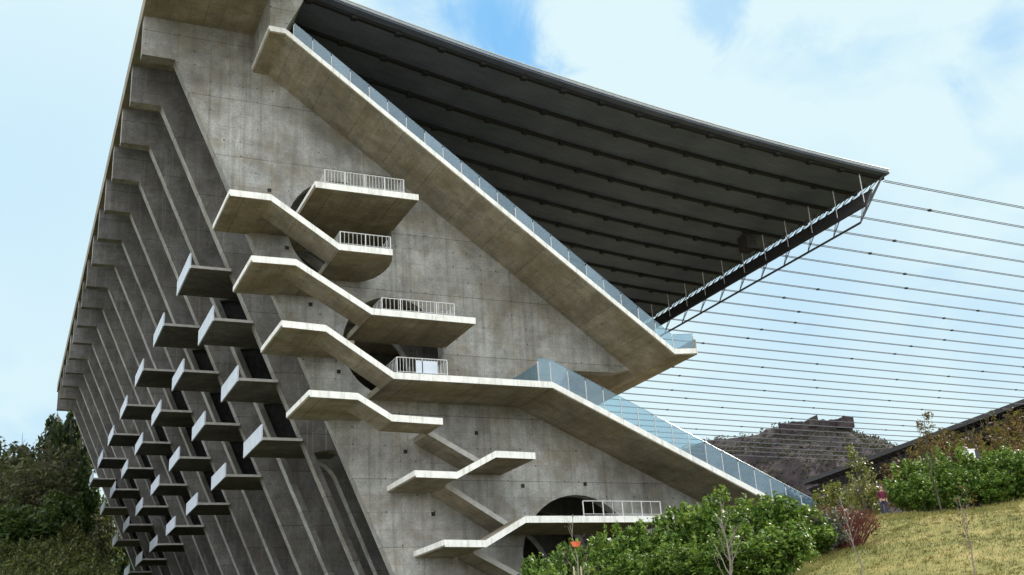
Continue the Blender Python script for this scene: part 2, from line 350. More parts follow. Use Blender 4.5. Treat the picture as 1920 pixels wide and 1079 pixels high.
def doorway(z0, z1, w=3.7):
    """an arched opening that leans with the fin's back edge"""
    L = lambda z: edge_x(z) + 0.5
    P = [(L(z0), z0), (L(z0) + w, z0)]
    rise = min(1.9, (z1 - z0) * 0.6); zs = z1 - rise; c = w * 0.36
    P.append((L(zs) + w, zs))
    for i in range(1, 7):
        a = PI / 2 * i / 7; P.append((L(zs + rise * math.sin(a)) + c + (w - c) * math.cos(a), zs + rise * math.sin(a)))
    P += [(L(z1) + c, z1), (L(z1 - 0.25), z1 - 0.25)]
    return P
DOORS = [doorway(ROWS[i + 1][1] - 0.4, ROWS[i][1] - 0.7) for i in range(3)]
LOW3 = doorway(5.0, ROWS[3][1] - 0.7); LOW2 = doorway(4.0, 18.3)
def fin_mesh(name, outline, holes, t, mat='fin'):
    bm = bmesh.new()
    loops = [outline] + holes; allv = []
    for lp in loops:
        vs = [bm.verts.new((x - 20, 0, z)) for x, z in lp]; allv.append(vs)
        for i in range(len(vs)): bm.edges.new((vs[i], vs[(i + 1) % len(vs)]))
    bmesh.ops.triangle_fill(bm, use_beauty=True, use_dissolve=False, edges=bm.edges[:])
    r = bmesh.ops.extrude_face_region(bm, geom=bm.faces[:])
    bmesh.ops.translate(bm, verts=[e for e in r['geom'] if isinstance(e, bmesh.types.BMVert)], vec=(0, t, 0))
    bmesh.ops.recalc_face_normals(bm, faces=bm.faces[:])
    for f in bm.faces: f.material_index = 0 if abs(f.normal.y) > 0.5 else 1  # inner fins: faces take the shade-darkened copy, edges the lighter concrete
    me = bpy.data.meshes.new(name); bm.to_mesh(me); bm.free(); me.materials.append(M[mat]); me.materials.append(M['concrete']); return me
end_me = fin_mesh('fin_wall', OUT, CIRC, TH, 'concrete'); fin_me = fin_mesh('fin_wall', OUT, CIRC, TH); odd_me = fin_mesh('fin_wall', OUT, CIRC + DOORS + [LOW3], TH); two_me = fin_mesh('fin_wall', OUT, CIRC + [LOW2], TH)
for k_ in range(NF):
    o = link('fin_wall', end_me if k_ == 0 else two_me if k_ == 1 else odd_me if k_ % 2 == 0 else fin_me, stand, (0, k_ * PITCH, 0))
    if k_ == 0: o['label'] = 'broad grey end wall with round openings and outside stairs'
# dark sheets added inside the arched openings, standing in for deep shade
shade_me = {}
for k_ in range(1, NF):
    if k_ > 1 and k_ % 2: continue
    for i, d in enumerate([] if k_ == 1 else DOORS):
        kk = (k_ == 1, i)
        if kk not in shade_me:
            q = MB().prism([(x - 20, z) for x, z in d], 0.55, 0.62); shade_me[kk] = q.mesh('opening_shade_sheet', M['niche'])
        link('opening_shade_sheet', shade_me[kk], stand, (0, k_ * PITCH, 0))
# small vents on the end wall; dark plates paint the shade inside
for x, z in [(19.58, 27.6), (21.7, 22.52), (32.48, 18.28), (26.72, 16.68), (36.12, 14.28), (41.54, 14.5), (16.39, 36.55), (17.78, 31.96), (28.72, 12.11)]:
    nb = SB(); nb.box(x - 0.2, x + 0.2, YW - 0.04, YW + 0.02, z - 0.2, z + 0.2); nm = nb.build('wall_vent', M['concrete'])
    SB().box(x - 0.15, x + 0.15, YW - 0.044, YW - 0.036, z - 0.15, z + 0.15).build('vent_shade_plate', M['niche'], nm)
# top slab and the block at the head of the upper tier
SB().box(6.45, 16.8, 63, YE + 1, 50.0, 51.5).build('top_slab', M['soffit'])
SB().prism([(14.95, 47.12), (16.15, 47.12), (17.5, 50.0), (14.95, 50.0)], Y0 + 0.05, Y0 + 6.0).build('head_wall', M['concrete'])
# upper tier
UP_LINE = [(14.95, 47.1), (16.1, 47.1), (47.3, 24.2), (49.45, 24.4)]
up = SB().strip(UP_LINE, 0.5, Y0, YE + 1).build('upper_tier', M['soffit'])
SB().strip(UP_LINE, 0.42, Y0 - 0.08, Y0).build('edge_band', M['white'], up)
SB().box(14.85, 14.95, Y0 - 0.08, YW - 0.003, 46.8, 47.1).build('edge_band', M['white'], up)
SB().box(49.3, 49.45, Y0, YE, 24.42, 25.15).build('front_parapet', M['soffit'], up)
# lower tier
LO_LINE = [(36.2, 20.9), (53.5, 13.1), (62.5, 9.0)]
lo = SB().strip([(36.2, 20.88), (53.5, 13.08), (62.5, 8.98)], 0.5, Y0, YE + 1).build('lower_tier', M['soffit'])
SB().strip(LO_LINE, 0.45, Y0 - 0.08, Y0).build('edge_band', M['white'], lo)
SB().box(37.2, 37.6, YW + TH + 0.01, YE, 20.2, 31.6).build('light_block_wall', M['concrete'])  # unseen wall added to block light behind the round openings
for z in (29.2, 20.6): SB().box(edge_x(z) + 6.0, 36.5, YW + TH + 0.01, YE, z - 0.35, z).build('light_block_floor', M['soffit'])  # unseen slabs added to close the bays and keep them dark
# stairs on the end wall: front lane y 70..73, landings the full depth
def railing(x0, x1, z, y=Y0 + 0.06, h=1.0, ret=True, step=0.24, parent=None, panel=None, ydepth=2.6):
    r = SB()
    r.tube([(x0, y, z + h), (x1, y, z + h)], 0.04); r.tube([(x0, y, z + 0.12), (x1, y, z + 0.12)], 0.025)
    n = max(1, round((x1 - x0) / 1.5))
    for i in range(n + 1):
        x = x0 + (x1 - x0) * i / n; r.box(x - 0.035, x + 0.035, y - 0.03, y + 0.03, z, z + h)
    m = round((x1 - x0) / step)
    for i in range(1, m): x = x0 + (x1 - x0) * i / m; r.box(x - 0.014, x + 0.014, y - 0.012, y + 0.012, z + 0.1, z + h)
    if ret:
        r.tube([(x0, y, z + h), (x0, y + ydepth, z + h)], 0.04)
        for i in range(1, 9): q = y + ydepth * i / 8; r.box(x0 - 0.014, x0 + 0.014, q - 0.014, q + 0.014, z, z + h)
        r.tube([(x1, y, z + h), (x1, y + ydepth, z + h)], 0.04)
        for i in range(1, 9): q = y + ydepth * i / 8; r.box(x1 - 0.014, x1 + 0.014, q - 0.014, q + 0.014, z, z + h)
    o = r.build('railing', M['rail'], parent)
    if panel: SB().box(panel[0], panel[1], y - 0.03, y + 0.03, z + 0.08, z + h - 0.15).build('railing_panel', M['panel'], parent)
    return o
T = 0.45
def stair(line, first_back, last_back, left_band=True, rear=0, curved=None):
    n = len(line); s = SB()
    if rear: s.box(line[1][0] - 0.01, line[1][0] + rear, Y0 + 2.9, first_back, line[1][1] - T, line[1][1] - 0.01)
    for i in range(n - 1):
        if curved and i == n - 2: s.plan(curved, line[i][1] - T, line[i][1]); continue
        yb = first_back if i == 0 else (last_back if i == n - 2 else Y0 + 2.9)
        s.strip(line[i:i + 2], T, Y0, yb)
    o = s.build('staircase', M['soffit'])
    b = SB().strip(line, T + 0.02, Y0 - 0.08, Y0)
    if left_band: b.box(line[0][0] - 0.08, line[0][0], Y0 - 0.08, min(first_back, 76.4), line[0][1] - T + 0.08, line[0][1])
    b.build('edge_band', M['white'], o); return o
s1 = stair([(12.4, 33.35), (15.2, 33.35), (20.1, 30.15), (24.05, 30.15)], 76.4, 83, rear=2.9, curved=[(20.1, Y0), (24.05, Y0), (24.4, 71.2), (24.52, 72.2), (24.5, 73.1), (24.38, 74.1), (24.15, 74.85), (23.75, 75.5), (23.2, 75.95), (22.1, 76.4), (20.1, 76.4)])
railing(20.2, 23.95, 30.15, parent=s1, step=0.3)
s2 = stair([(14.0, 28.6), (17.0, 28.65), (22.4, 25.5), (30.3, 25.42)], 76.4, 76.2, rear=2.9)
railing(23.2, 28.7, 25.45, parent=s2, h=0.95, step=0.3)
s3 = stair([(16.1, 24.1), (19.1, 24.0), (23.9, 20.92), (36.2, 20.9)], 76.4, 76.2, rear=2.9)
railing(24.2, 27.95, 20.92, parent=s3, h=1.15, panel=(25.6, 27.2))
s4 = stair([(18.0, 19.35), (21.3, 19.3), (23.7, 17.9), (27.4, 17.8)], 76.4, 73, rear=2.0)
s5 = stair([(25.3, 14.1), (28.3, 14.05), (31.3, 15.6), (34.4, 15.55)], 76.2, 76.2)
s6 = stair([(27.2, 9.45), (30.2, 9.4), (33.3, 11.05), (45.5, 11.1)], 76.2, 76.2)
railing(38.0, 44.5, 11.1, parent=s6, h=1.05, step=0.8, ret=False)
p1 = SB().strip([(18.4, 34.8), (26.2, 34.8)], T, Y0, 82).build('platform', M['soffit'])
pb = SB().strip([(18.4, 34.8), (26.2, 34.8)], T + 0.02, Y0 - 0.08, Y0); pb.box(18.32, 18.4, Y0 - 0.08, 76, 34.5, 34.8); pb.build('edge_band', M['white'], p1)
railing(19.1, 25.1, 34.8, parent=p1, h=1.1, ret=True)
# back-lane flights between the landings
for a, b in (((27.4, 17.75), (31.6, 15.5)), ((28.6, 13.95), (33.6, 10.95)), ((30.5, 9.3), (36.5, 6.2))):
    o = SB().strip([a, b], 0.42, 73.05, 76.1).build('stair_flight', M['soffit'])
    SB().strip([a, b], 0.42, 72.97, 73.05).build('edge_band', M['pale'], o)
# balconies between the fins
def balcony(x, zt, y):
    zb = zt - 1.0; e = edge_x(zb)
    o = SB()
    o.box(x + 0.12, e - 0.02, y + 0.12, y + 6.6, zb - 0.22, zb); o.box(e - 0.02, e + 4, y + 1.4, y + 6.6, zb - 0.22, zb)
    b = o.build('balcony', M['fin'])  # shade-darkened concrete, so the underside shade is in the colour
    SB().box(x, x + 0.12, y, y + 6.8, zb - 0.27, zt).build('parapet_panel', M['panel'], b)
    SB().box(x + 0.12, e - 0.02, y + 0.04, y + 0.12, zb - 0.22, zb).build('edge_band', M['pale'], b)
    return b
for c_ in range(7):
    for x, zt in ROWS: balcony(x, zt, 83.1 + c_ * 2 * PITCH)
# glass balustrades
def balustrade(line, h, step, y=Y0 + 0.1):
    top = SB().tube([(x, y, z + h) for x, z in line], 0.016); o = top.build('glass_balustrade', M['glass_edge'])
    L = []
    for (xa, za), (xb, zb) in zip(line[:-1], line[1:]):
        n = max(1, round((xb - xa) / step))
        L += [(xa + (xb - xa) * i / n, za + (zb - za) * i / n) for i in range(n)]
    L.append(line[-1])
    for x, z in L: SB().box(x - 0.026, x + 0.026, y - 0.03, y + 0.03, z, z + h - 0.22).build('balustrade_post', M['rail'], o)
    for (xa, za), (xb, zb) in zip(L[:-1], L[1:]):
        SB().prism([(xa + 0.04, za + 0.06), (xb - 0.04, zb + 0.06), (xb - 0.04, zb + h - 0.02), (xa + 0.04, za + h - 0.02)], y - 0.012, y + 0.012).build('glass_pane', M['glass'], o)
    return o
balustrade([(16.75, 46.62), (47.3, 24.2), (49.3, 24.4)], 1.25, 1.45)
b2 = balustrade([(35.2, 20.9), (36.2, 20.9), (53.5, 13.1), (60.5, 9.95)], 1.8, 1.5)
SB().box(35.14, 35.165, Y0 + 0.2, Y0 + 4.5, 20.95, 22.3).build('glass_pane', M['glass'], b2)
# roof canopy
RC = (0.00148887, -0.269923, 55.26442)
def RZ(x): return RC[0] * x * x + RC[1] * x + RC[2]
rx = [16.2 + i * (73.5 - 16.2) / 24 for i in range(25)]
roof = SB().strip([(x, RZ(x)) for x in rx], 0.32, 69.6, YE + 1).build('roof_canopy', M['roof'])
for dz, rr, yy in ((0.10, 0.07, 69.56), (-0.16, 0.05, 69.52)):
    SB().tube([(x, yy, RZ(x) + dz) for x in rx], rr).build('roof_edge_trim', M['edge'], roof)
CY = [70.5 + 3.78 * i for i in range(31)]
for y in CY:
    r = SB().strip([(x, RZ(x) - 0.33) for x in rx], 0.22, y - 0.17, y + 0.17)
    for x in [18 + 3.6 * i for i in range(15)]: r.box(x - 0.25, x + 0.25, y - 0.24, y + 0.24, RZ(x) - 0.68, RZ(x) - 0.36)
    r.build('roof_rib', M['rib'], roof)
# lattice gantry under the front edge of the roof
A = (73.2, 43.35); D1 = (71.35, 41.4); D0 = (70.35, 39.75); B = (69.15, 37.75)
ga = SB()
ye = YE
for (x, z), r in ((A, 0.09), (D1, 0.09), (D0, 0.09), (B, 0.11)): ga.tube([(x, 70.0, z), (x, ye, z)], r)
y = 70.0; i = 0
while y < ye - 1:
    p, q = (A, D1) if i % 2 == 0 else (D1, A)
    ga.tube([(p[0], y, p[1]), (q[0], y + 0.62, q[1])], 0.038, 4); y += 0.62; i += 1
y = 70.0; i = 0
while y < ye - 1:
    ga.tube([(D0[0], y, D0[1]), (B[0], y, B[1])], 0.05, 4); ga.tube([(D0[0], y + 0.6, D0[1]), (B[0], y, B[1])], 0.035, 4); ga.tube([(D1[0], y + 0.9, D1[1]), (B[0] + 0.3, y, B[1] + 0.5)], 0.03, 4)
    y += 3.78
for p, q in ((A, B), (A, D0), (D1, B)): ga.tube([(p[0], 70, p[1]), (q[0], 70, q[1])], 0.08, 5)
gantry = ga.build('lattice_gantry', M['steel'], roof)
SB().prism([D1, D0, (D0[0] + 0.05, D0[1] - 0.12), (D1[0] + 0.05, D1[1] - 0.12)], 70.3, ye).build('gantry_walkway', M['steel'], roof)
for y in CY[::1]:
    SB().tube([(70.6, y, RZ(70.6) - 0.3), (70.6, y, 40.2)], 0.05, 5).build('roof_hanger', M['rail'], roof)
SB().prism([(68.8, 41.6), (70.0, 41.6), (70.0, 42.7), (68.8, 43.2)], 86.0, 87.6).build('roof_machine', M['steel'], roof)

# ------------------------------------------------------------------ roof cables and the roof across the pitch
def CZ(x): u = x - 110; return 42.03 - 0.0193 * u + 0.0001 * u * u
OX = 165.0
for i, y in enumerate(CY):
    cx = [73.6 + (OX - 73.6) * j / 30 for j in range(31)]
    pts = [(x, y, CZ(x)) for x in cx]
    c_ = empty('roof_cable', (73.6, y, CZ(73.6)))
    tag(c_, 'steel cable between the roofs, %s counted down from the roof tip' % ORD[i + 1], 'cable', 'parallel steel cables between the two roofs')
    def loc(ps): return [(x - 73.6, yy - y, z - CZ(73.6)) for x, yy, z in ps]
    MB().tube(loc([(x, yy - 0.07, z) for x, yy, z in pts]), 0.042, 5).build('strand', M['cable'], c_)
    MB().tube(loc([(x, yy + 0.12, z - 0.04) for x, yy, z in pts]), 0.042, 5).build('strand', M['cable'], c_)
    rc = random.Random(i); xc = 80 + rc.uniform(0, 22); 
    while xc < OX - 3:
        z = CZ(xc) - CZ(73.6); MB().box(xc - 73.6 - 0.16, xc - 73.6 + 0.16, -0.12, 0.17, z - 0.11, z + 0.07).build('cable_clamp', M['clamp'], c_); xc += 26
opp = tag(empty('far_stand', (OX, 135, 0)), 'far stand across the pitch showing only its long dark sloping roof edge', 'stadium')
def OZ(y): return 42.6 - (y - 135) * 0.0468
def opart(mb, name, mat): 
    mb.v = [(x - OX, y - 135, z) for x, y, z in mb.v]; return link(name, mb.mesh(name, mat), opp)
r = MB(); ya, yb = 70, 199
r.add([(OX, ya, OZ(ya)), (OX, yb, OZ(yb)), (OX + 55, yb, OZ(yb) + 1.5), (OX + 55, ya, OZ(ya) + 1.5)] + [(OX, ya, OZ(ya) - 0.9), (OX, yb, OZ(yb) - 0.9), (OX + 55, yb, OZ(yb) + 0.7), (OX + 55, ya, OZ(ya) + 0.7)],
      [(0, 1, 2, 3), (4, 7, 6, 5), (0, 4, 5, 1), (1, 5, 6, 2), (2, 6, 7, 3), (3, 7, 4, 0)]); opart(r, 'roof', M['steel'])
r = MB(); y = ya; i = 0
r.tube([(OX + 1.2, ya, OZ(ya) - 1.9), (OX + 1.2, yb, OZ(yb) - 1.9)], 0.12); r.tube([(OX + 2.4, ya, OZ(ya) - 3.6), (OX + 2.4, yb, OZ(yb) - 3.6)], 0.14)
while y < yb - 2:
    r.tube([(OX + .4, y, OZ(y) - .8), (OX + 1.2, y + 1, OZ(y) - 1.9)], 0.08, 4); r.tube([(OX + 1.2, y + 1, OZ(y) - 1.9), (OX + .4, y + 2, OZ(y) - .8)], 0.08, 4)
    r.tube([(OX + 1.2, y, OZ(y) - 1.9), (OX + 2.4, y, OZ(y) - 3.6)], 0.07, 4); y += 2
opart(r, 'lattice_gantry', M['steel'])
r = MB(); r.add([(OX + 1.3, ya, OZ(ya) - 2.0), (OX + 1.3, yb, OZ(yb) - 2.0), (OX + 2.3, yb, OZ(yb) - 3.3), (OX + 2.3, ya, OZ(ya) - 3.3)], [(0, 1, 2, 3)]); opart(r, 'gantry_walkway', M['steel'])
r = MB(); r.prism([(OX + 12, 20), (OX + 50, 41.5), (OX + 54, 41.5), (OX + 54, 0), (OX + 12, 0)], ya, yb - 2); opart(r, 'seating_tier', M['stone'])

# ------------------------------------------------------------------ far hill
RID = [(1240, 850), (1290, 838), (1330, 822), (1390, 815), (1425, 808), (1450, 796), (1500, 789), (1520, 788), (1590, 793), (1600, 806), (1640, 812), (1672, 826), (1720, 850), (1800, 880), (1950, 930)]
P0 = [at(px, py, 330) for px, py in RID]
hc = at(1520, 900, 330); ax = Vector((RIGHT.x, RIGHT.y, 0)).normalized(); ay = Vector((-ax.y, ax.x, 0))
RS = [((p - hc).dot(ax), p.z) for p in P0]
def ridge(s):
    if s <= RS[0][0]: return RS[0][1] - (RS[0][0] - s) * 0.25
    for (a, za), (b, zb) in zip(RS[:-1], RS[1:]):
        if a <= s <= b: return za + (zb - za) * (s - a) / (b - a)
    return max(5, RS[-1][1] - (s - RS[-1][0]) * 0.3)
rh = random.Random(5); NZ = {}
def vn(a, b, f, seed):
    a *= f; b *= f; i, j = math.floor(a), math.floor(b); u, v = a - i, b - j; u = u * u * (3 - 2 * u); v = v * v * (3 - 2 * v)
    def g(p, q):
        kk = (p, q, seed)
        if kk not in NZ: NZ[kk] = rh.uniform(-1, 1)
        return NZ[kk]
    return (g(i, j) * (1 - u) + g(i + 1, j) * u) * (1 - v) + (g(i, j + 1) * (1 - u) + g(i + 1, j + 1) * u) * v
vs = []; S = [-75 + i * 1.25 for i in range(161)]; W = [-95 + i * 2.5 for i in range(60)]
for w in W:
    for s in S:
        zr = ridge(s); fall = max(0, -w) * 0.62 + max(0, w) * 0.5
        z = zr - fall + (vn(s, w, 0.06, 1) * 3.0 + vn(s, w, 0.2, 2) * 1.3) * min(1, abs(w) / 14) + vn(s, w, 0.7, 3) * 0.45
        z = max(z, 4); p = hc + ax * s + ay * w; vs.append((p.x, p.y, z))
n = len(S); fs = [(j * n + i, j * n + i + 1, (j + 1) * n + i + 1, (j + 1) * n + i) for j in range(len(W) - 1) for i in range(n - 1)]
me = bpy.data.meshes.new('hill'); me.from_pydata(vs, [], fs); me.materials.append(M['hill']); tag(link('hill', me), kind='structure')
p = at(1522, 790, 330); ru = tag(empty('hilltop_ruin', (p.x, p.y, p.z), math.atan2(ax.y, ax.x)), 'low dark stone ruin on the flat top of the far hill', 'ruin')
w_ = MB(); zt = [rh.uniform(-0.5, 0.25) for _ in range(30)]
for i in range(29):
    w_.add([(-10 + i * .75, -.6, -4), (-9.25 + i * .75, -.6, -4), (-9.25 + i * .75, .8, -4), (-10 + i * .75, .8, -4), (-10 + i * .75, -.6, zt[i]), (-9.25 + i * .75, -.6, zt[i + 1]), (-9.25 + i * .75, .8, zt[i + 1]), (-10 + i * .75, .8, zt[i])], [(0, 1, 5, 4), (2, 3, 7, 6), (4, 5, 6, 7)])
w_.build('wall', M['hill'], ru); MB().add([(-1.4, -1.5, -2), (1.7, -1.5, -2), (1.7, 1.5, -2), (-1.4, 1.5, -2), (-1.2, -1.3, 0.5), (1.5, -1.3, 1.5), (1.5, 1.3, 1.4), (-1.2, 1.3, 0.4)], [(0, 1, 5, 4), (1, 2, 6, 5), (2, 3, 7, 6), (3, 0, 4, 7), (4, 5, 6, 7)]).build('tower_stump', M['hill'], ru)
MB().add([(7, -2, -3), (12, -2, -3), (12, 2, -3), (7, 2, -3), (7, -2, -.4), (9.5, -2, .5), (12, -2, -.1), (7, 2, -.4), (9.5, 2, .5), (12, 2, -.1)], [(0, 1, 6, 5, 4), (3, 7, 8, 9, 2), (0, 4, 7, 3), (1, 2, 9, 6), (4, 5, 8, 7), (5, 6, 9, 8)]).build('gable_block', M['hill'], ru)

# ------------------------------------------------------------------ vegetation
HILLV = np.array(vs)
ASP = {}
def leaves(n, clumps, size, rng, flat=0.0, up=0.35):
    """n leaf quads spread over clumps (centre, radius vector); unit-sized plant, verts array for poly_mesh"""
    c = np.array([q[0] for q in clumps]); r = np.array([q[1] for q in clumps]); wgt = np.prod(r, 1) ** 0.66; wgt /= wgt.sum()
    idx = rng.choice(len(clumps), n, p=wgt)
    d = rng.normal(size=(n, 3)); d /= np.linalg.norm(d, axis=1)[:, None]; rad = rng.uniform(0.45, 1.05, n) ** 0.7
    p = c[idx] + d * rad[:, None] * r[idx]
    nrm = d * 0.7 + rng.normal(size=(n, 3)) * 0.6 + np.array([0, 0, up]); nrm /= np.linalg.norm(nrm, axis=1)[:, None]
    t = np.cross(nrm, rng.normal(size=(n, 3))); t /= np.linalg.norm(t, axis=1)[:, None]; b = np.cross(nrm, t)
    s = size * (0.5 + 1.1 * rng.random(n) ** 1.6)[:, None]
    out = np.zeros((n * 4, 3)); out[0::4] = p - t * s; out[1::4] = p + b * s * 0.48 + nrm * s * 0.12; out[2::4] = p + t * s; out[3::4] = p - b * s * 0.48 + nrm * s * 0.12
    return out
def tall(cl, A):
    return [(np.array([c[0], c[1], c[2] * A]), np.array([r[0], r[1], r[2] * A])) for c, r in cl]
def clumps_ball(rng, n, R, cz, rz, cr, hollow=0.55):
    L = []
    for _ in range(n):
        d = rng.normal(size=3); d /= np.linalg.norm(d); q = rng.uniform(hollow, 1.0)
        rr = cr * rng.uniform(0.6, 1.3)
        L.append((np.array([d[0] * R * q, d[1] * R * q, cz + d[2] * rz * q]), np.array([rr, rr, rr * 0.85])))
    return L
def branches(rng, h, r, n, spread, up0=0.25, sides=5, curl=0.15, sub=0):
    """a bare woody frame: trunk up to h with n limbs; returns (trunk MB, limbs MB, tips)"""
    t = MB(); l = MB(); tips = []
    pts = [Vector((0, 0, -0.3))]; 
    for i in range(1, 6): pts.append(Vector((rng.normal(0, 0.02) * h, rng.normal(0, 0.02) * h, h * i / 5)))
    t.tube(pts, r, 7, r * 0.3)
    for i in range(n):
        f = up0 + (0.98 - up0) * (i + rng.uniform(0, 0.8)) / n; k0 = min(4, int(f * 5)); base = pts[k0].lerp(pts[k0 + 1], f * 5 - k0) if f * 5 - k0 <= 1 else pts[5]
        a = rng.uniform(0, 2 * PI); L = spread * h * (1.15 - 0.75 * f) * rng.uniform(0.7, 1.2)
        d = Vector((math.cos(a), math.sin(a), rng.uniform(0.7, 1.5))).normalized(); q = [base]
        for s in range(4):
            d = (d + Vector((rng.normal(0, curl), rng.normal(0, curl), 0.10))).normalized(); q.append(q[-1] + d * L / 4)
        rr = r * (0.55 - 0.35 * f); l.tube(q, rr, sides, rr * 0.25); tips.append(q[-1])
        for s in range(sub):
            b = q[1 + s % 3].lerp(q[2 + s % 3], rng.uniform(0, 1)); dd = (d + Vector((rng.normal(0, 0.7), rng.normal(0, 0.7), rng.normal(0.2, 0.4)))).normalized()
            e = b + dd * L * rng.uniform(0.25, 0.5); l.tube([b, b.lerp(e, 0.5) + Vector((0, 0, 0.02 * L)), e], rr * 0.4, 4, rr * 0.12); tips.append(e)
    return t, l, tips

def plant_proto(name, rng, leafm, nleaf, clumps, size, woody=None, part='crown', bark='darkbark', A=2.0):
    o = empty(name); ASP[name] = A; clumps = tall(clumps, A)
    link(part, poly_mesh(part, leaves(nleaf, clumps, size, rng), 4, leafm), o)
    if woody:
        t, l, _ = woody
        for q in (t, l): q.v = [(x, y_, z * A) for x, y_, z in q.v]
        t.build('trunk' if part == 'crown' else 'stem', M[bark], o)
        if l.v: l.build('limb', M[bark], o)
    return o
FREE = {}
def place(protos, key, px, py, Z, width, label, cat, group, top_over=1.0, base=None, rz=None):
    """stand a copy so that its top is seen at (px, py): height from the ground below that point"""
    p = at(px, py, Z); zb = H(p.x, p.y) if base is None else base; h = max(0.6, p.z - zb)
    src = protos[len(FREE.setdefault(key, [])) % len(protos)]
    o = src if not src.get('used') else copy_tree(src)
    src['used'] = 1
    FREE[key].append(o); o.location = (p.x, p.y, zb - 0.05); o.scale = (width / 2, width / 2, h * top_over / ASP.get(o.name.split('.')[0], 1.0)); o.rotation_euler.z = len(FREE[key]) * 2.1 if rz is None else rz
    tag(o, label, cat, group); return o
# unit plants: radius 1, height 1
def shrub_protos(name, leafm, n, nleaf, size, seed, cr=0.26, ncl=46):
    out = []
    for i in range(n):
        rng = np.random.default_rng(seed + i)
        cl = clumps_ball(rng, ncl, 0.80, 0.52, 0.40, cr, 0.45)
        for c_ in cl: c_[1][2] *= 0.5
        for _ in range(26):
            a_ = rng.uniform(0, 2 * PI); q_ = math.sqrt(rng.uniform(0, 1)); e_ = rng.uniform(0.06, 0.12)
            cl.append((np.array([math.cos(a_) * q_ * 0.92, math.sin(a_) * q_ * 0.92, 0.50 + 0.47 * math.sqrt(max(0, 1 - q_ * q_)) * rng.uniform(0.9, 1.12)]), np.array([e_ * 0.8, e_ * 0.8, e_ * 1.0])))
        w = branches(rng, 0.9, 0.03, 12, 0.55, 0.05, sub=2)
        out.append(plant_proto(name, rng, leafm, nleaf, cl, size, w, 'foliage', A=2.1))
    return out
# leaf quads are laid out in unit space and stretched with the plant, so leaf size there = metres / radius
lau = shrub_protos('laurel_shrub', M['laurel'], 4, 6000, 0.064, 20)
BACK = [(1012, 1040, 57, 3.4), (1062, 1026, 58, 3.2), (1112, 1012, 58, 3.6), (1165, 985, 58.5, 3.6), (1222, 968, 58, 3.8), (1283, 950, 57, 3.6), (1335, 922, 56, 4.2), (1395, 934, 55, 3.8), (1448, 926, 54.5, 4.0), (1497, 955, 54, 3.4)]
for i, (px, py, Z, w) in enumerate(BACK):
    place(lau, 'lau', px, py, Z, w, 'laurel shrub in back row of left hedge, %s from left end' % ORD[i + 1], 'shrub', 'laurel shrubs of the hedge below the stand')
FRONT = [(1040, 1060, 52, 3.0), (1120, 1050, 51.5, 3.0), (1190, 1035, 51, 3.2), (1262, 1020, 50.5, 3.2), (1335, 1005, 49.5, 3.4), (1405, 985, 49, 3.6), (1468, 978, 49, 3.0)]
for i, (px, py, Z, w) in enumerate(FRONT):
    place(lau, 'lau', px, py, Z, w, 'laurel shrub in front row of left hedge, %s from left end' % ORD[i + 1], 'shrub', 'laurel shrubs of the hedge below the stand')
RH = [(1700, 868, 68, 3.6), (1738, 846, 69, 3.4), (1775, 838, 68, 3.6), (1815, 858, 67, 3.0), (1852, 852, 67, 3.2), (1888, 838, 66, 3.6), (1925, 842, 65, 3.6), (1722, 885, 65, 2.6), (1790, 880, 65, 2.8), (1855, 880, 64, 2.8)]
for i, (px, py, Z, w) in enumerate(RH):
    s = '%s laurel shrub from left in the %s row of right hedge' % (ORD[i + 1 if i < 7 else i - 6], 'tall back' if i < 7 else 'low front')
    place(lau, 'lau', px, py, Z, w, s, 'shrub', 'laurel shrubs of the hedge above the lawn')
# scrub on the far hill
rng = np.random.default_rng(77); ids = rng.choice(len(HILLV), 6500, replace=False)
cl = []
for i in ids:
    r_ = rng.uniform(0.5, 1.5); cl.append((HILLV[i] + np.array([0, 0, r_ * 0.35]), np.array([r_, r_, r_ * 0.7])))
tag(link('hill_scrub', poly_mesh('hill_scrub', leaves(90000, cl, 0.40, rng), 4, M['scrub_leaf'])), 'dark low scrub scattered over the far hill', 'scrub', kind='stuff')
ye_ = shrub_protos('yellow_shrub', M['yellow_leaf'], 2, 2600, 0.07, 98)
for i, (px, py, Z, w) in enumerate([(1560, 905, 74, 3.4), (1620, 890, 70, 2.6)]):
    place(ye_, 'ye', px, py, Z, w, '%s yellow green shrub behind the red shrub' % ('left, lower' if i == 0 else 'right, taller'), 'shrub', 'yellow green shrubs behind the red shrub')
# red and grey shrubs
rng = np.random.default_rng(90)
rs = empty('red_shrub'); tw = MB()
for i in range(420):
    a = rng.uniform(0, 2 * PI); q = math.sqrt(rng.uniform(0, 1)); L = rng.uniform(0.6, 1.0) * (1 - 0.3 * q)
    b = Vector((math.cos(a) * q * 0.55, math.sin(a) * q * 0.55, 0)); e = Vector((math.cos(a) * q * 0.98, math.sin(a) * q * 0.98, L)); e += Vector((rng.normal(0, .05), rng.normal(0, .05), 0))
    tw.tube([b, b.lerp(e, 0.5) + Vector((0, 0, 0.06)), e], 0.008, 3, 0.004)
tw.build('twig', M['redtwig'], rs)
link('foliage', poly_mesh('foliage', leaves(2600, clumps_ball(rng, 40, 0.75, 0.42, 0.36, 0.22, 0.3), 0.035, rng, up=0.8), 4, M['red_leaf']), rs)
place([rs], 'red', 1546, 938, 56.5, 5.6, 'dark red twiggy shrub at the edge of the lawn', 'shrub', None)
gr = shrub_protos('grey_shrub', M['grey_leaf'], 1, 2600, 0.07, 95)
place(gr, 'grey', 1545, 955, 54.5, 2.2, 'grey green shrub between the laurel hedge and the red shrub', 'shrub', None)
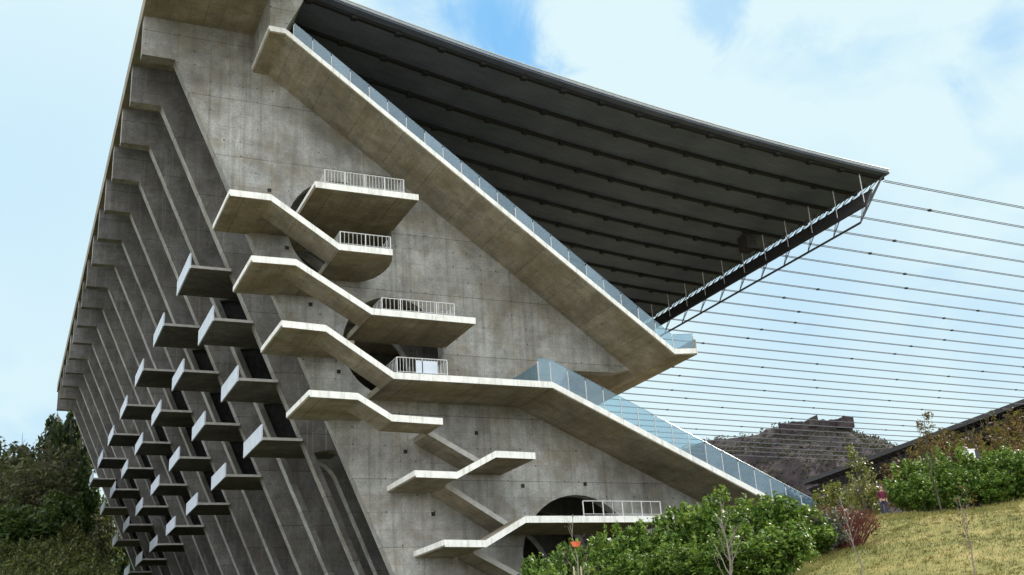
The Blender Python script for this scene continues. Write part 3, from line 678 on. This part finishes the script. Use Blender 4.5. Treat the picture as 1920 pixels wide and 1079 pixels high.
# saplings on the lawn
def sapling(name, px, py, Z, r, n, spread, seed, label, leafm=None, nleaf=0, bark='bark', up0=0.2, sub=3):
    p = at(px, py, Z); zb = H(p.x, p.y); h = p.z - zb; rng = np.random.default_rng(seed)
    o = tag(empty(name, (p.x, p.y, zb)), label, 'sapling'); t, l, tips = branches(rng, h, r, n, spread, up0, 5, 0.12, sub)
    t.build('trunk', M[bark], o); l.build('limb', M[bark], o)
    if leafm:
        cl = [(np.array(q), np.array([0.22, 0.22, 0.22])) for q in tips]
        link('crown', poly_mesh('crown', leaves(nleaf, cl, 0.07, rng), 4, leafm), o)
    return o
sapling('bare_sapling', 1352, 945, 45, 0.055, 14, 0.42, 1, 'bare grey sapling with branches spread in a wide fan before the laurel hedge', up0=0.12)
sp = sapling('staked_sapling', 1072, 965, 50, 0.04, 9, 0.3, 2, 'bare thin sapling tied between pale stakes before the left end of the hedge', M['autumn_leaf'], 40)
sapling('thin_sapling', 1583, 930, 43, 0.035, 12, 0.28, 3, 'bare thin sapling standing in front of the red shrub', up0=0.35)
sapling('leafy_sapling', 1800, 930, 42, 0.035, 12, 0.32, 4, 'thin sapling with a few dry brown leaves alone on the open lawn at right', M['autumn_leaf'], 120, up0=0.3)
sapling('hedge_sapling', 1733, 790, 64, 0.06, 16, 0.26, 6, 'tall thin sapling with yellowish leaves rising out of the right hedge', M['autumn_leaf'], 900, bark='darkbark', up0=0.45)
sapling('young_tree', 1603, 845, 67, 0.06, 18, 0.30, 8, 'young yellow green tree behind the red shrub, left of the person', M['yellow_leaf'], 1300, bark='darkbark', up0=0.1)
# stakes and orange tie of the staked sapling
b = sp.location
for dx in (-0.16, 0.2):
    st = tag(empty('tree_stake', (b.x + dx, b.y - 0.08, b.z)), '%s pale wooden stake holding the tied sapling' % ('left' if dx < 0 else 'right'), 'stake', 'stakes of the tied sapling')
    MB().tube([(0, 0, -0.3), (0.03, 0, 1.4), (0.0, 0, 2.6)], 0.035, 6).build('pole', M['stake'], st)
    MB().add([(-.03, -.03, 2.6), (.03, -.03, 2.6), (.03, .03, 2.6), (-.03, .03, 2.6), (0, 0, 2.68)], [(0, 1, 4), (1, 2, 4), (2, 3, 4), (3, 0, 4)]).build('tip', M['stake'], st)
tz = at(1077, 1025, 50).z - b.z
tie = MB()
for i in range(10):
    a0, a1 = 2 * PI * i / 10, 2 * PI * (i + 1) / 10
    def ring(a, r, z): return (math.cos(a) * r, math.sin(a) * r * 0.5 - 0.02, z)
    tie.add([ring(a0, 0.27, 0.13), ring(a1, 0.27, 0.13), ring(a1, 0.17, -0.09), ring(a0, 0.17, -0.09), ring(a0, 0.245, 0.13), ring(a1, 0.245, 0.13), ring(a1, 0.145, -0.09), ring(a0, 0.145, -0.09)], [(0, 1, 2, 3), (4, 7, 6, 5), (0, 4, 5, 1), (3, 2, 6, 7)])
tie = tie.build('tree_tie', M['orange']); tie.location = (b.x + 0.05, b.y - 0.05, b.z + tz); tag(tie, 'bright orange plastic collar round the staked sapling', 'tree tie')
# bare autumn trees beyond the right hedge
def tree_protos(name, leafm, n, seed, nleaf, size, ncl=38, cr=0.24, R=0.78, cz=0.62, rz=0.34, bark='darkbark', hollow=0.3, nb=9):
    out = []
    for i in range(n):
        rng = np.random.default_rng(seed + i)
        w = branches(rng, 0.88, 0.04, nb, 0.5, 0.22, 6, 0.1, 2)
        cl = clumps_ball(rng, ncl, R, cz, rz, cr, hollow)
        for c_ in cl: c_[1][2] *= 0.55
        out.append(plant_proto(name, rng, leafm, nleaf, cl, size, w, 'crown', bark, A=2.6))
    return out
au = tree_protos('autumn_tree', M['autumn_leaf'], 3, 130, 1900, 0.055, cr=0.2)
AU = [(1688, 838, 84, 6), (1730, 805, 92, 6), (1765, 792, 100, 7), (1812, 785, 96, 7), (1850, 765, 104, 8), (1895, 755, 98, 8), (1935, 745, 92, 8), (1870, 800, 84, 6), (1790, 820, 82, 5), (1925, 800, 80, 6)]
for i, (px, py, Z, w) in enumerate(AU):
    place(au, 'au', px, py, Z, w, 'brown leaved autumn tree beyond right hedge, %s from left' % ORD[1 + sorted(AU).index((px, py, Z, w))], 'tree', 'autumn trees beyond the right hedge')
# woods on the slope at the left
wd = tree_protos('green_tree', M['wood_leaf'], 2, 150, 5200, 0.06)
ol = tree_protos('brown_tree', M['olive_leaf'], 2, 160, 4200, 0.055)
pn = tree_protos('dark_tree', M['pine_leaf'], 1, 170, 2600, 0.09, ncl=26, cr=0.2, cz=0.66, rz=0.32)
LW = [('g', 175, 885, 205, 12), ('b', 205, 955, 200, 12), ('g', 232, 1000, 200, 12), ('b', 190, 920, 215, 13), ('b', 8, 826, 168, 15), ('b', 45, 822, 160, 16), ('b', 84, 824, 150, 13), ('p', 124, 768, 200, 13), ('p', 138, 800, 205, 12), ('g', 128, 848, 150, 9), ('g', 148, 872, 160, 7), ('b', 20, 880, 140, 13), ('b', 68, 872, 136, 12), ('g', 112, 900, 132, 8), ('g', 128, 935, 140, 7), ('b', 96, 850, 142, 10), ('g', 40, 930, 126, 12)]
KN = {'b': ('brown and bare looking tree', ol), 'p': ('tall dark evergreen tree', pn), 'g': ('dark green leafy tree', wd)}
cnt = {}
for kd, px, py, Z, w in LW:
    same = sorted(q[1] for q in LW if q[0] == kd); 
    place(KN[kd][1], kd, px, py, Z, w, '%s left of the stand, %s of its kind from left' % (KN[kd][0], ORD[1 + same.index(px)]), 'tree', 'trees of the wood left of the stand')
bu = shrub_protos('slope_bush', M['bush_leaf'], 3, 5200, 0.052, 180)
rb = random.Random(4); BU = []
for row, (py, Z) in enumerate(((985, 128), (1012, 118), (1040, 108), (1066, 98))):
    for j in range(7):
        px = -12 + j * (24 + 3.2 * row) + (row % 2) * 8 + rb.uniform(-6, 6)
        BU.append((row, j, px, py + rb.uniform(-10, 8), Z + rb.uniform(-3, 3), rb.uniform(4.2, 5.8)))
for row, j, px, py, Z, w in BU:
    place(bu, 'bu', px, py, Z, w, 'dark olive bush on left slope, %s from left in %s row' % (ORD[j + 1], ['topmost', 'second', 'third', 'lowest'][row]), 'bush', 'bushes covering the left slope')

# ------------------------------------------------------------------ white box behind the right hedge
p = at(1820, 853, 71); bx = tag(empty('utility_cabinet', (p.x, p.y, H(p.x, p.y)), math.atan2(RIGHT.y, RIGHT.x)), 'small white box with a dark side showing over the right hedge', 'cabinet')
hz = p.z - H(p.x, p.y)
MB().box(-0.32, 0.18, -0.25, 0.25, hz - 0.3, hz + 0.25).build('body', M['boxwhite'], bx); MB().box(0.18, 0.45, -0.22, 0.25, hz - 0.32, hz + 0.2).build('side_box', M['boxdark'], bx)
MB().box(-0.36, 0.22, -0.29, 0.29, hz + 0.25, hz + 0.3).build('lid', M['boxwhite'], bx); MB().tube([(-0.05, 0, -0.2), (-0.05, 0, hz - 0.3)], 0.06, 8).build('post', M['steel'], bx)

# ------------------------------------------------------------------ the person on the path by the hedge
def skin(name, verts, edges, mat, parent, root=0, sub=2):
    me = bpy.data.meshes.new(name); me.from_pydata([v[0] for v in verts], edges, [])
    o = bpy.data.objects.new(name, me); COL.objects.link(o)
    sm = o.modifiers.new('skin', 'SKIN'); sm.use_smooth_shade = True; ss = o.modifiers.new('sub', 'SUBSURF'); ss.levels = sub; ss.render_levels = sub
    if not me.skin_vertices: 
        bm = bmesh.new(); bm.from_mesh(me); bm.verts.layers.skin.verify(); bm.to_mesh(me); bm.free()
    for i, v in enumerate(verts):
        r_ = v[1]; me.skin_vertices[0].data[i].radius = r_ if isinstance(r_, tuple) else (r_, r_); me.skin_vertices[0].data[i].use_root = (i == root)
    dg = bpy.context.evaluated_depsgraph_get(); nm = bpy.data.meshes.new_from_object(o.evaluated_get(dg)); nm.name = name
    nm.materials.clear(); nm.materials.append(mat); bpy.data.objects.remove(o); return link(name, nm, parent)
MS = simple('skin_tone', (0.42, 0.25, 0.18), (0.50, 0.31, 0.23), 5, 0.55); MT = simple('maroon_knit', (0.09, 0.012, 0.03), (0.14, 0.022, 0.05), 8, 0.85)
MJ = simple('navy_denim', (0.025, 0.03, 0.06), (0.05, 0.055, 0.10), 8, 0.8); MH = simple('grey_brown_hair', (0.16, 0.11, 0.10), (0.28, 0.21, 0.19), 8, 0.7); MW = simple('white_trainer', (0.7, 0.7, 0.7), (0.8, 0.8, 0.8), 5, 0.5)
fp = at(1657, 948, 66); pe = tag(empty('person', (fp.x, fp.y, H(fp.x, fp.y) + 0.1), math.atan2(RIGHT.y, RIGHT.x)), 'person in a maroon jumper, dark trousers and white shoes walking by the hedge', 'person')
V = [((0, 0, .92), (.13, .095)), ((0, 0, 1.12), (.125, .09)), ((0, 0.01, 1.34), (.15, .10)), ((0, 0.01, 1.45), (.075, .065)), ((0, -.01, 1.53), .055), ((0, -.02, 1.60), (.075, .09)), ((0, -.015, 1.69), (.078, .095))]
E_ = [(0, 1), (1, 2), (2, 3), (3, 4), (4, 5), (5, 6)]
V += [((0, -.115, 1.615), .016)]; E_.append((5, 7))
for s in (-1, 1):
    o_ = len(V)
    V += [((s * .185, .01, 1.39), .055), ((s * .25, .03, 1.13), .042), ((s * .20, -.10, .93), .032), ((s * .19, -.13, .87), (.036, .022))]; E_ += [(2, o_), (o_, o_ + 1), (o_ + 1, o_ + 2), (o_ + 2, o_ + 3)]
    for f, (dx, ln, dz) in enumerate(((-.026, .070, 0), (-.009, .082, 0), (.009, .078, 0), (.025, .060, 0), (-.045, .045, .02))):
        q = len(V); V += [((s * .19 + dx * 1.1, -.15, .845 + dz), .009), ((s * .19 + dx * 1.15, -.155 - .012, .845 + dz - ln), .007)]; E_ += [(o_ + 3, q), (q, q + 1)]
    o_ = len(V)
    V += [((s * .09, 0, .84), .085), ((s * .105, -.03 * s, .47), .058), ((s * .12, .05 - .10 * s, .09), .042), ((s * .13, -.04 - .10 * s, .05), (.042, .035)), ((s * .14, -.12 - .10 * s, .035), (.036, .025))]
    E_ += [(0, o_), (o_, o_ + 1), (o_ + 1, o_ + 2), (o_ + 2, o_ + 3), (o_ + 3, o_ + 4)]
body = skin('body', V, E_, MS, pe)
TV = [((0, 0, .90), (.155, .12)), ((0, 0, 1.12), (.15, .115)), ((0, 0.01, 1.35), (.17, .125)), ((0, .01, 1.43), (.085, .08))]; TE = [(0, 1), (1, 2), (2, 3)]
for s in (-1, 1): q = len(TV); TV += [((s * .19, .01, 1.385), .075), ((s * .255, .03, 1.13), .062), ((s * .207, -.085, .955), .052)]; TE += [(2, q), (q, q + 1), (q + 1, q + 2)]
skin('jumper', TV, TE, MT, pe)
JV = [((0, 0, .94), (.14, .11))]; JE = []
for s in (-1, 1): q = len(JV); JV += [((s * .092, 0, .82), .105), ((s * .105, -.03 * s, .47), .082), ((s * .12, .05 - .10 * s, .11), .068)]; JE += [(0, q), (q, q + 1), (q + 1, q + 2)]
skin('trousers', JV, JE, MJ, pe)
for s in (-1, 1): skin('shoe', [((s * .12, .08 - .10 * s, .055), (.052, .05)), ((s * .13, -.04 - .10 * s, .05), (.055, .045)), ((s * .142, -.15 - .10 * s, .04), (.048, .035))], [(0, 1), (1, 2)], MW, pe)
skin('hair', [((0, .05, 1.60), (.075, .06)), ((0, .035, 1.70), (.095, .085)), ((0, -.02, 1.745), (.085, .075))], [(0, 1), (1, 2)], MH, pe)
fc = MB()
for s in (-1, 1): fc.box(s * .032 - .012, s * .032 + .012, -.118, -.108, 1.645, 1.657)
fc.build('eye', M['clamp'], pe); MB().box(-.025, .025, -.112, -.10, 1.565, 1.574).build('mouth', M['redtwig'], pe)
for s in (-1, 1): skin('ear', [((s * .083, 0, 1.60), (.012, .02)), ((s * .09, .005, 1.65), (.012, .022))], [(0, 1)], MS, pe)

# ------------------------------------------------------------------ light
SUN = Vector((0.80, 0.30, 0.66)).normalized()
sl = bpy.data.lights.new('sun', 'SUN'); sl.energy = 3.6; sl.angle = math.radians(0.55); sl.color = (1.0, 0.93, 0.82)
so = bpy.data.objects.new('sun', sl); COL.objects.link(so); so.rotation_euler = SUN.to_track_quat('Z', 'Y').to_euler()
w = bpy.data.worlds.new('World'); scene.world = w; w.use_nodes = True; t = w.node_tree; t.nodes.clear()
out = t.nodes.new('ShaderNodeOutputWorld'); bg = t.nodes.new('ShaderNodeBackground'); t.links.new(bg.outputs[0], out.inputs[0])
sky = t.nodes.new('ShaderNodeTexSky'); sky.sky_type = 'NISHITA'; sky.sun_disc = False; sky.sun_elevation = math.asin(SUN.z); sky.sun_rotation = math.atan2(SUN.x, SUN.y)
L_ = t.links.new
def wn(typ, **kw):
    nd = t.nodes.new(typ)
    for k_, v in kw.items(): setattr(nd, k_, v)
    return nd
def wm(op, a_, b_=None):
    nd = wn('ShaderNodeMath', operation=op)
    for sock, v in zip(nd.inputs, (a_, b_)):
        if v is None: continue
        if isinstance(v, (int, float)): sock.default_value = v
        else: L_(v, sock)
    return nd.outputs[0]
tc = wn('ShaderNodeTexCoord'); D_ = tc.outputs['Generated']
def wnoise(scale, detail, loc, rough=0.55, dist=0.3, sq=2.0):
    mp = wn('ShaderNodeMapping'); mp.inputs['Scale'].default_value = (1, 1, sq); mp.inputs['Location'].default_value = loc; L_(D_, mp.inputs['Vector'])
    n1 = wn('ShaderNodeTexNoise'); n1.inputs['Scale'].default_value = scale; n1.inputs['Detail'].default_value = detail; n1.inputs['Roughness'].default_value = rough; n1.inputs['Distortion'].default_value = dist
    L_(mp.outputs[0], n1.inputs['Vector']); return n1.outputs['Fac']
def wramp(f, p0, v0, p1, v1):
    m = wn('ShaderNodeMapRange', interpolation_type='SMOOTHSTEP'); L_(f, m.inputs[0])
    for i_, v in zip((1, 2, 3, 4), (p0, p1, v0, v1)): m.inputs[i_].default_value = v
    return m.outputs[0]
big = wnoise(2.6, 8, (0.35, 0.2, 0.1)); wisp = wnoise(9.0, 9, (1.1, 0.4, 2.0), 0.6, 0.6, 1.4)
cover = wramp(wm('ADD', wm('MULTIPLY', big, 0.7), wm('MULTIPLY', wisp, 0.3)), 0.32, 0.66, 0.47, 1.0)
for px, py, r0, r1, dp in ((900, 25, 0.0, 0.085, 0.95), (985, 80, 0.0, 0.04, 0.85), (760, 0, 0.0, 0.05, 0.5), (1890, 85, 0.0, 0.055, 0.5), (1345, 20, 0.0, 0.03, 0.5), (1520, 60, 0.0, 0.03, 0.2), (1880, 600, 0.0, 0.10, 0.3), (1500, 520, 0.0, 0.16, 0.33), (60, 330, 0.0, 0.25, 0.25)):
    d = at(px, py, 1).normalized()
    vm = wn('ShaderNodeVectorMath', operation='DISTANCE'); L_(D_, vm.inputs[0]); vm.inputs[1].default_value = d
    wob = wm('ADD', vm.outputs['Value'], wm('MULTIPLY', wm('SUBTRACT', wisp, 0.5), 0.14 if r1 < .15 else .08))
    cover = wm('MULTIPLY', cover, wramp(wob, r0, 1 - dp, r1, 1.0))
mx = wn('ShaderNodeMix', data_type='RGBA'); L_(cover, mx.inputs[0])
sm = wn('ShaderNodeMix', data_type='RGBA', blend_type='MULTIPLY'); sm.inputs[0].default_value = 1.0; L_(sky.outputs[0], sm.inputs[6]); sm.inputs[7].default_value = (0.95, 1.15, 1.2, 1); dk = wn('ShaderNodeMix', data_type='RGBA', blend_type='DARKEN'); dk.inputs[0].default_value = 1.0; L_(sm.outputs[2], dk.inputs[6]); dk.inputs[7].default_value = (0.95, 2.25, 3.85, 1); L_(dk.outputs[2], mx.inputs[6])
# unseen clouds behind the camera brightened, added fill for the shaded wall
sp_ = wn('ShaderNodeVectorMath', operation='DOT_PRODUCT'); L_(D_, sp_.inputs[0]); sp_.inputs[1].default_value = (-0.62, -0.78, 0.1)
cb = wn('ShaderNodeMix', data_type='RGBA'); L_(wramp(sp_.outputs['Value'], -0.2, 0.0, 0.7, 1.0), cb.inputs[0]); cb.inputs[6].default_value = (3.0, 3.75, 3.95, 1); cb.inputs[7].default_value = (10.4, 10.9, 11.2, 1)
L_(cb.outputs[2], mx.inputs[7])
L_(mx.outputs[2], bg.inputs['Color']); bg.inputs['Strength'].default_value = 0.12
scene.view_settings.view_transform = 'Standard'; scene.view_settings.look = 'None'; scene.view_settings.exposure = 1.05; scene.view_settings.gamma = 1.0
scene.cycles.max_bounces = 8; scene.cycles.transparent_max_bounces = 16
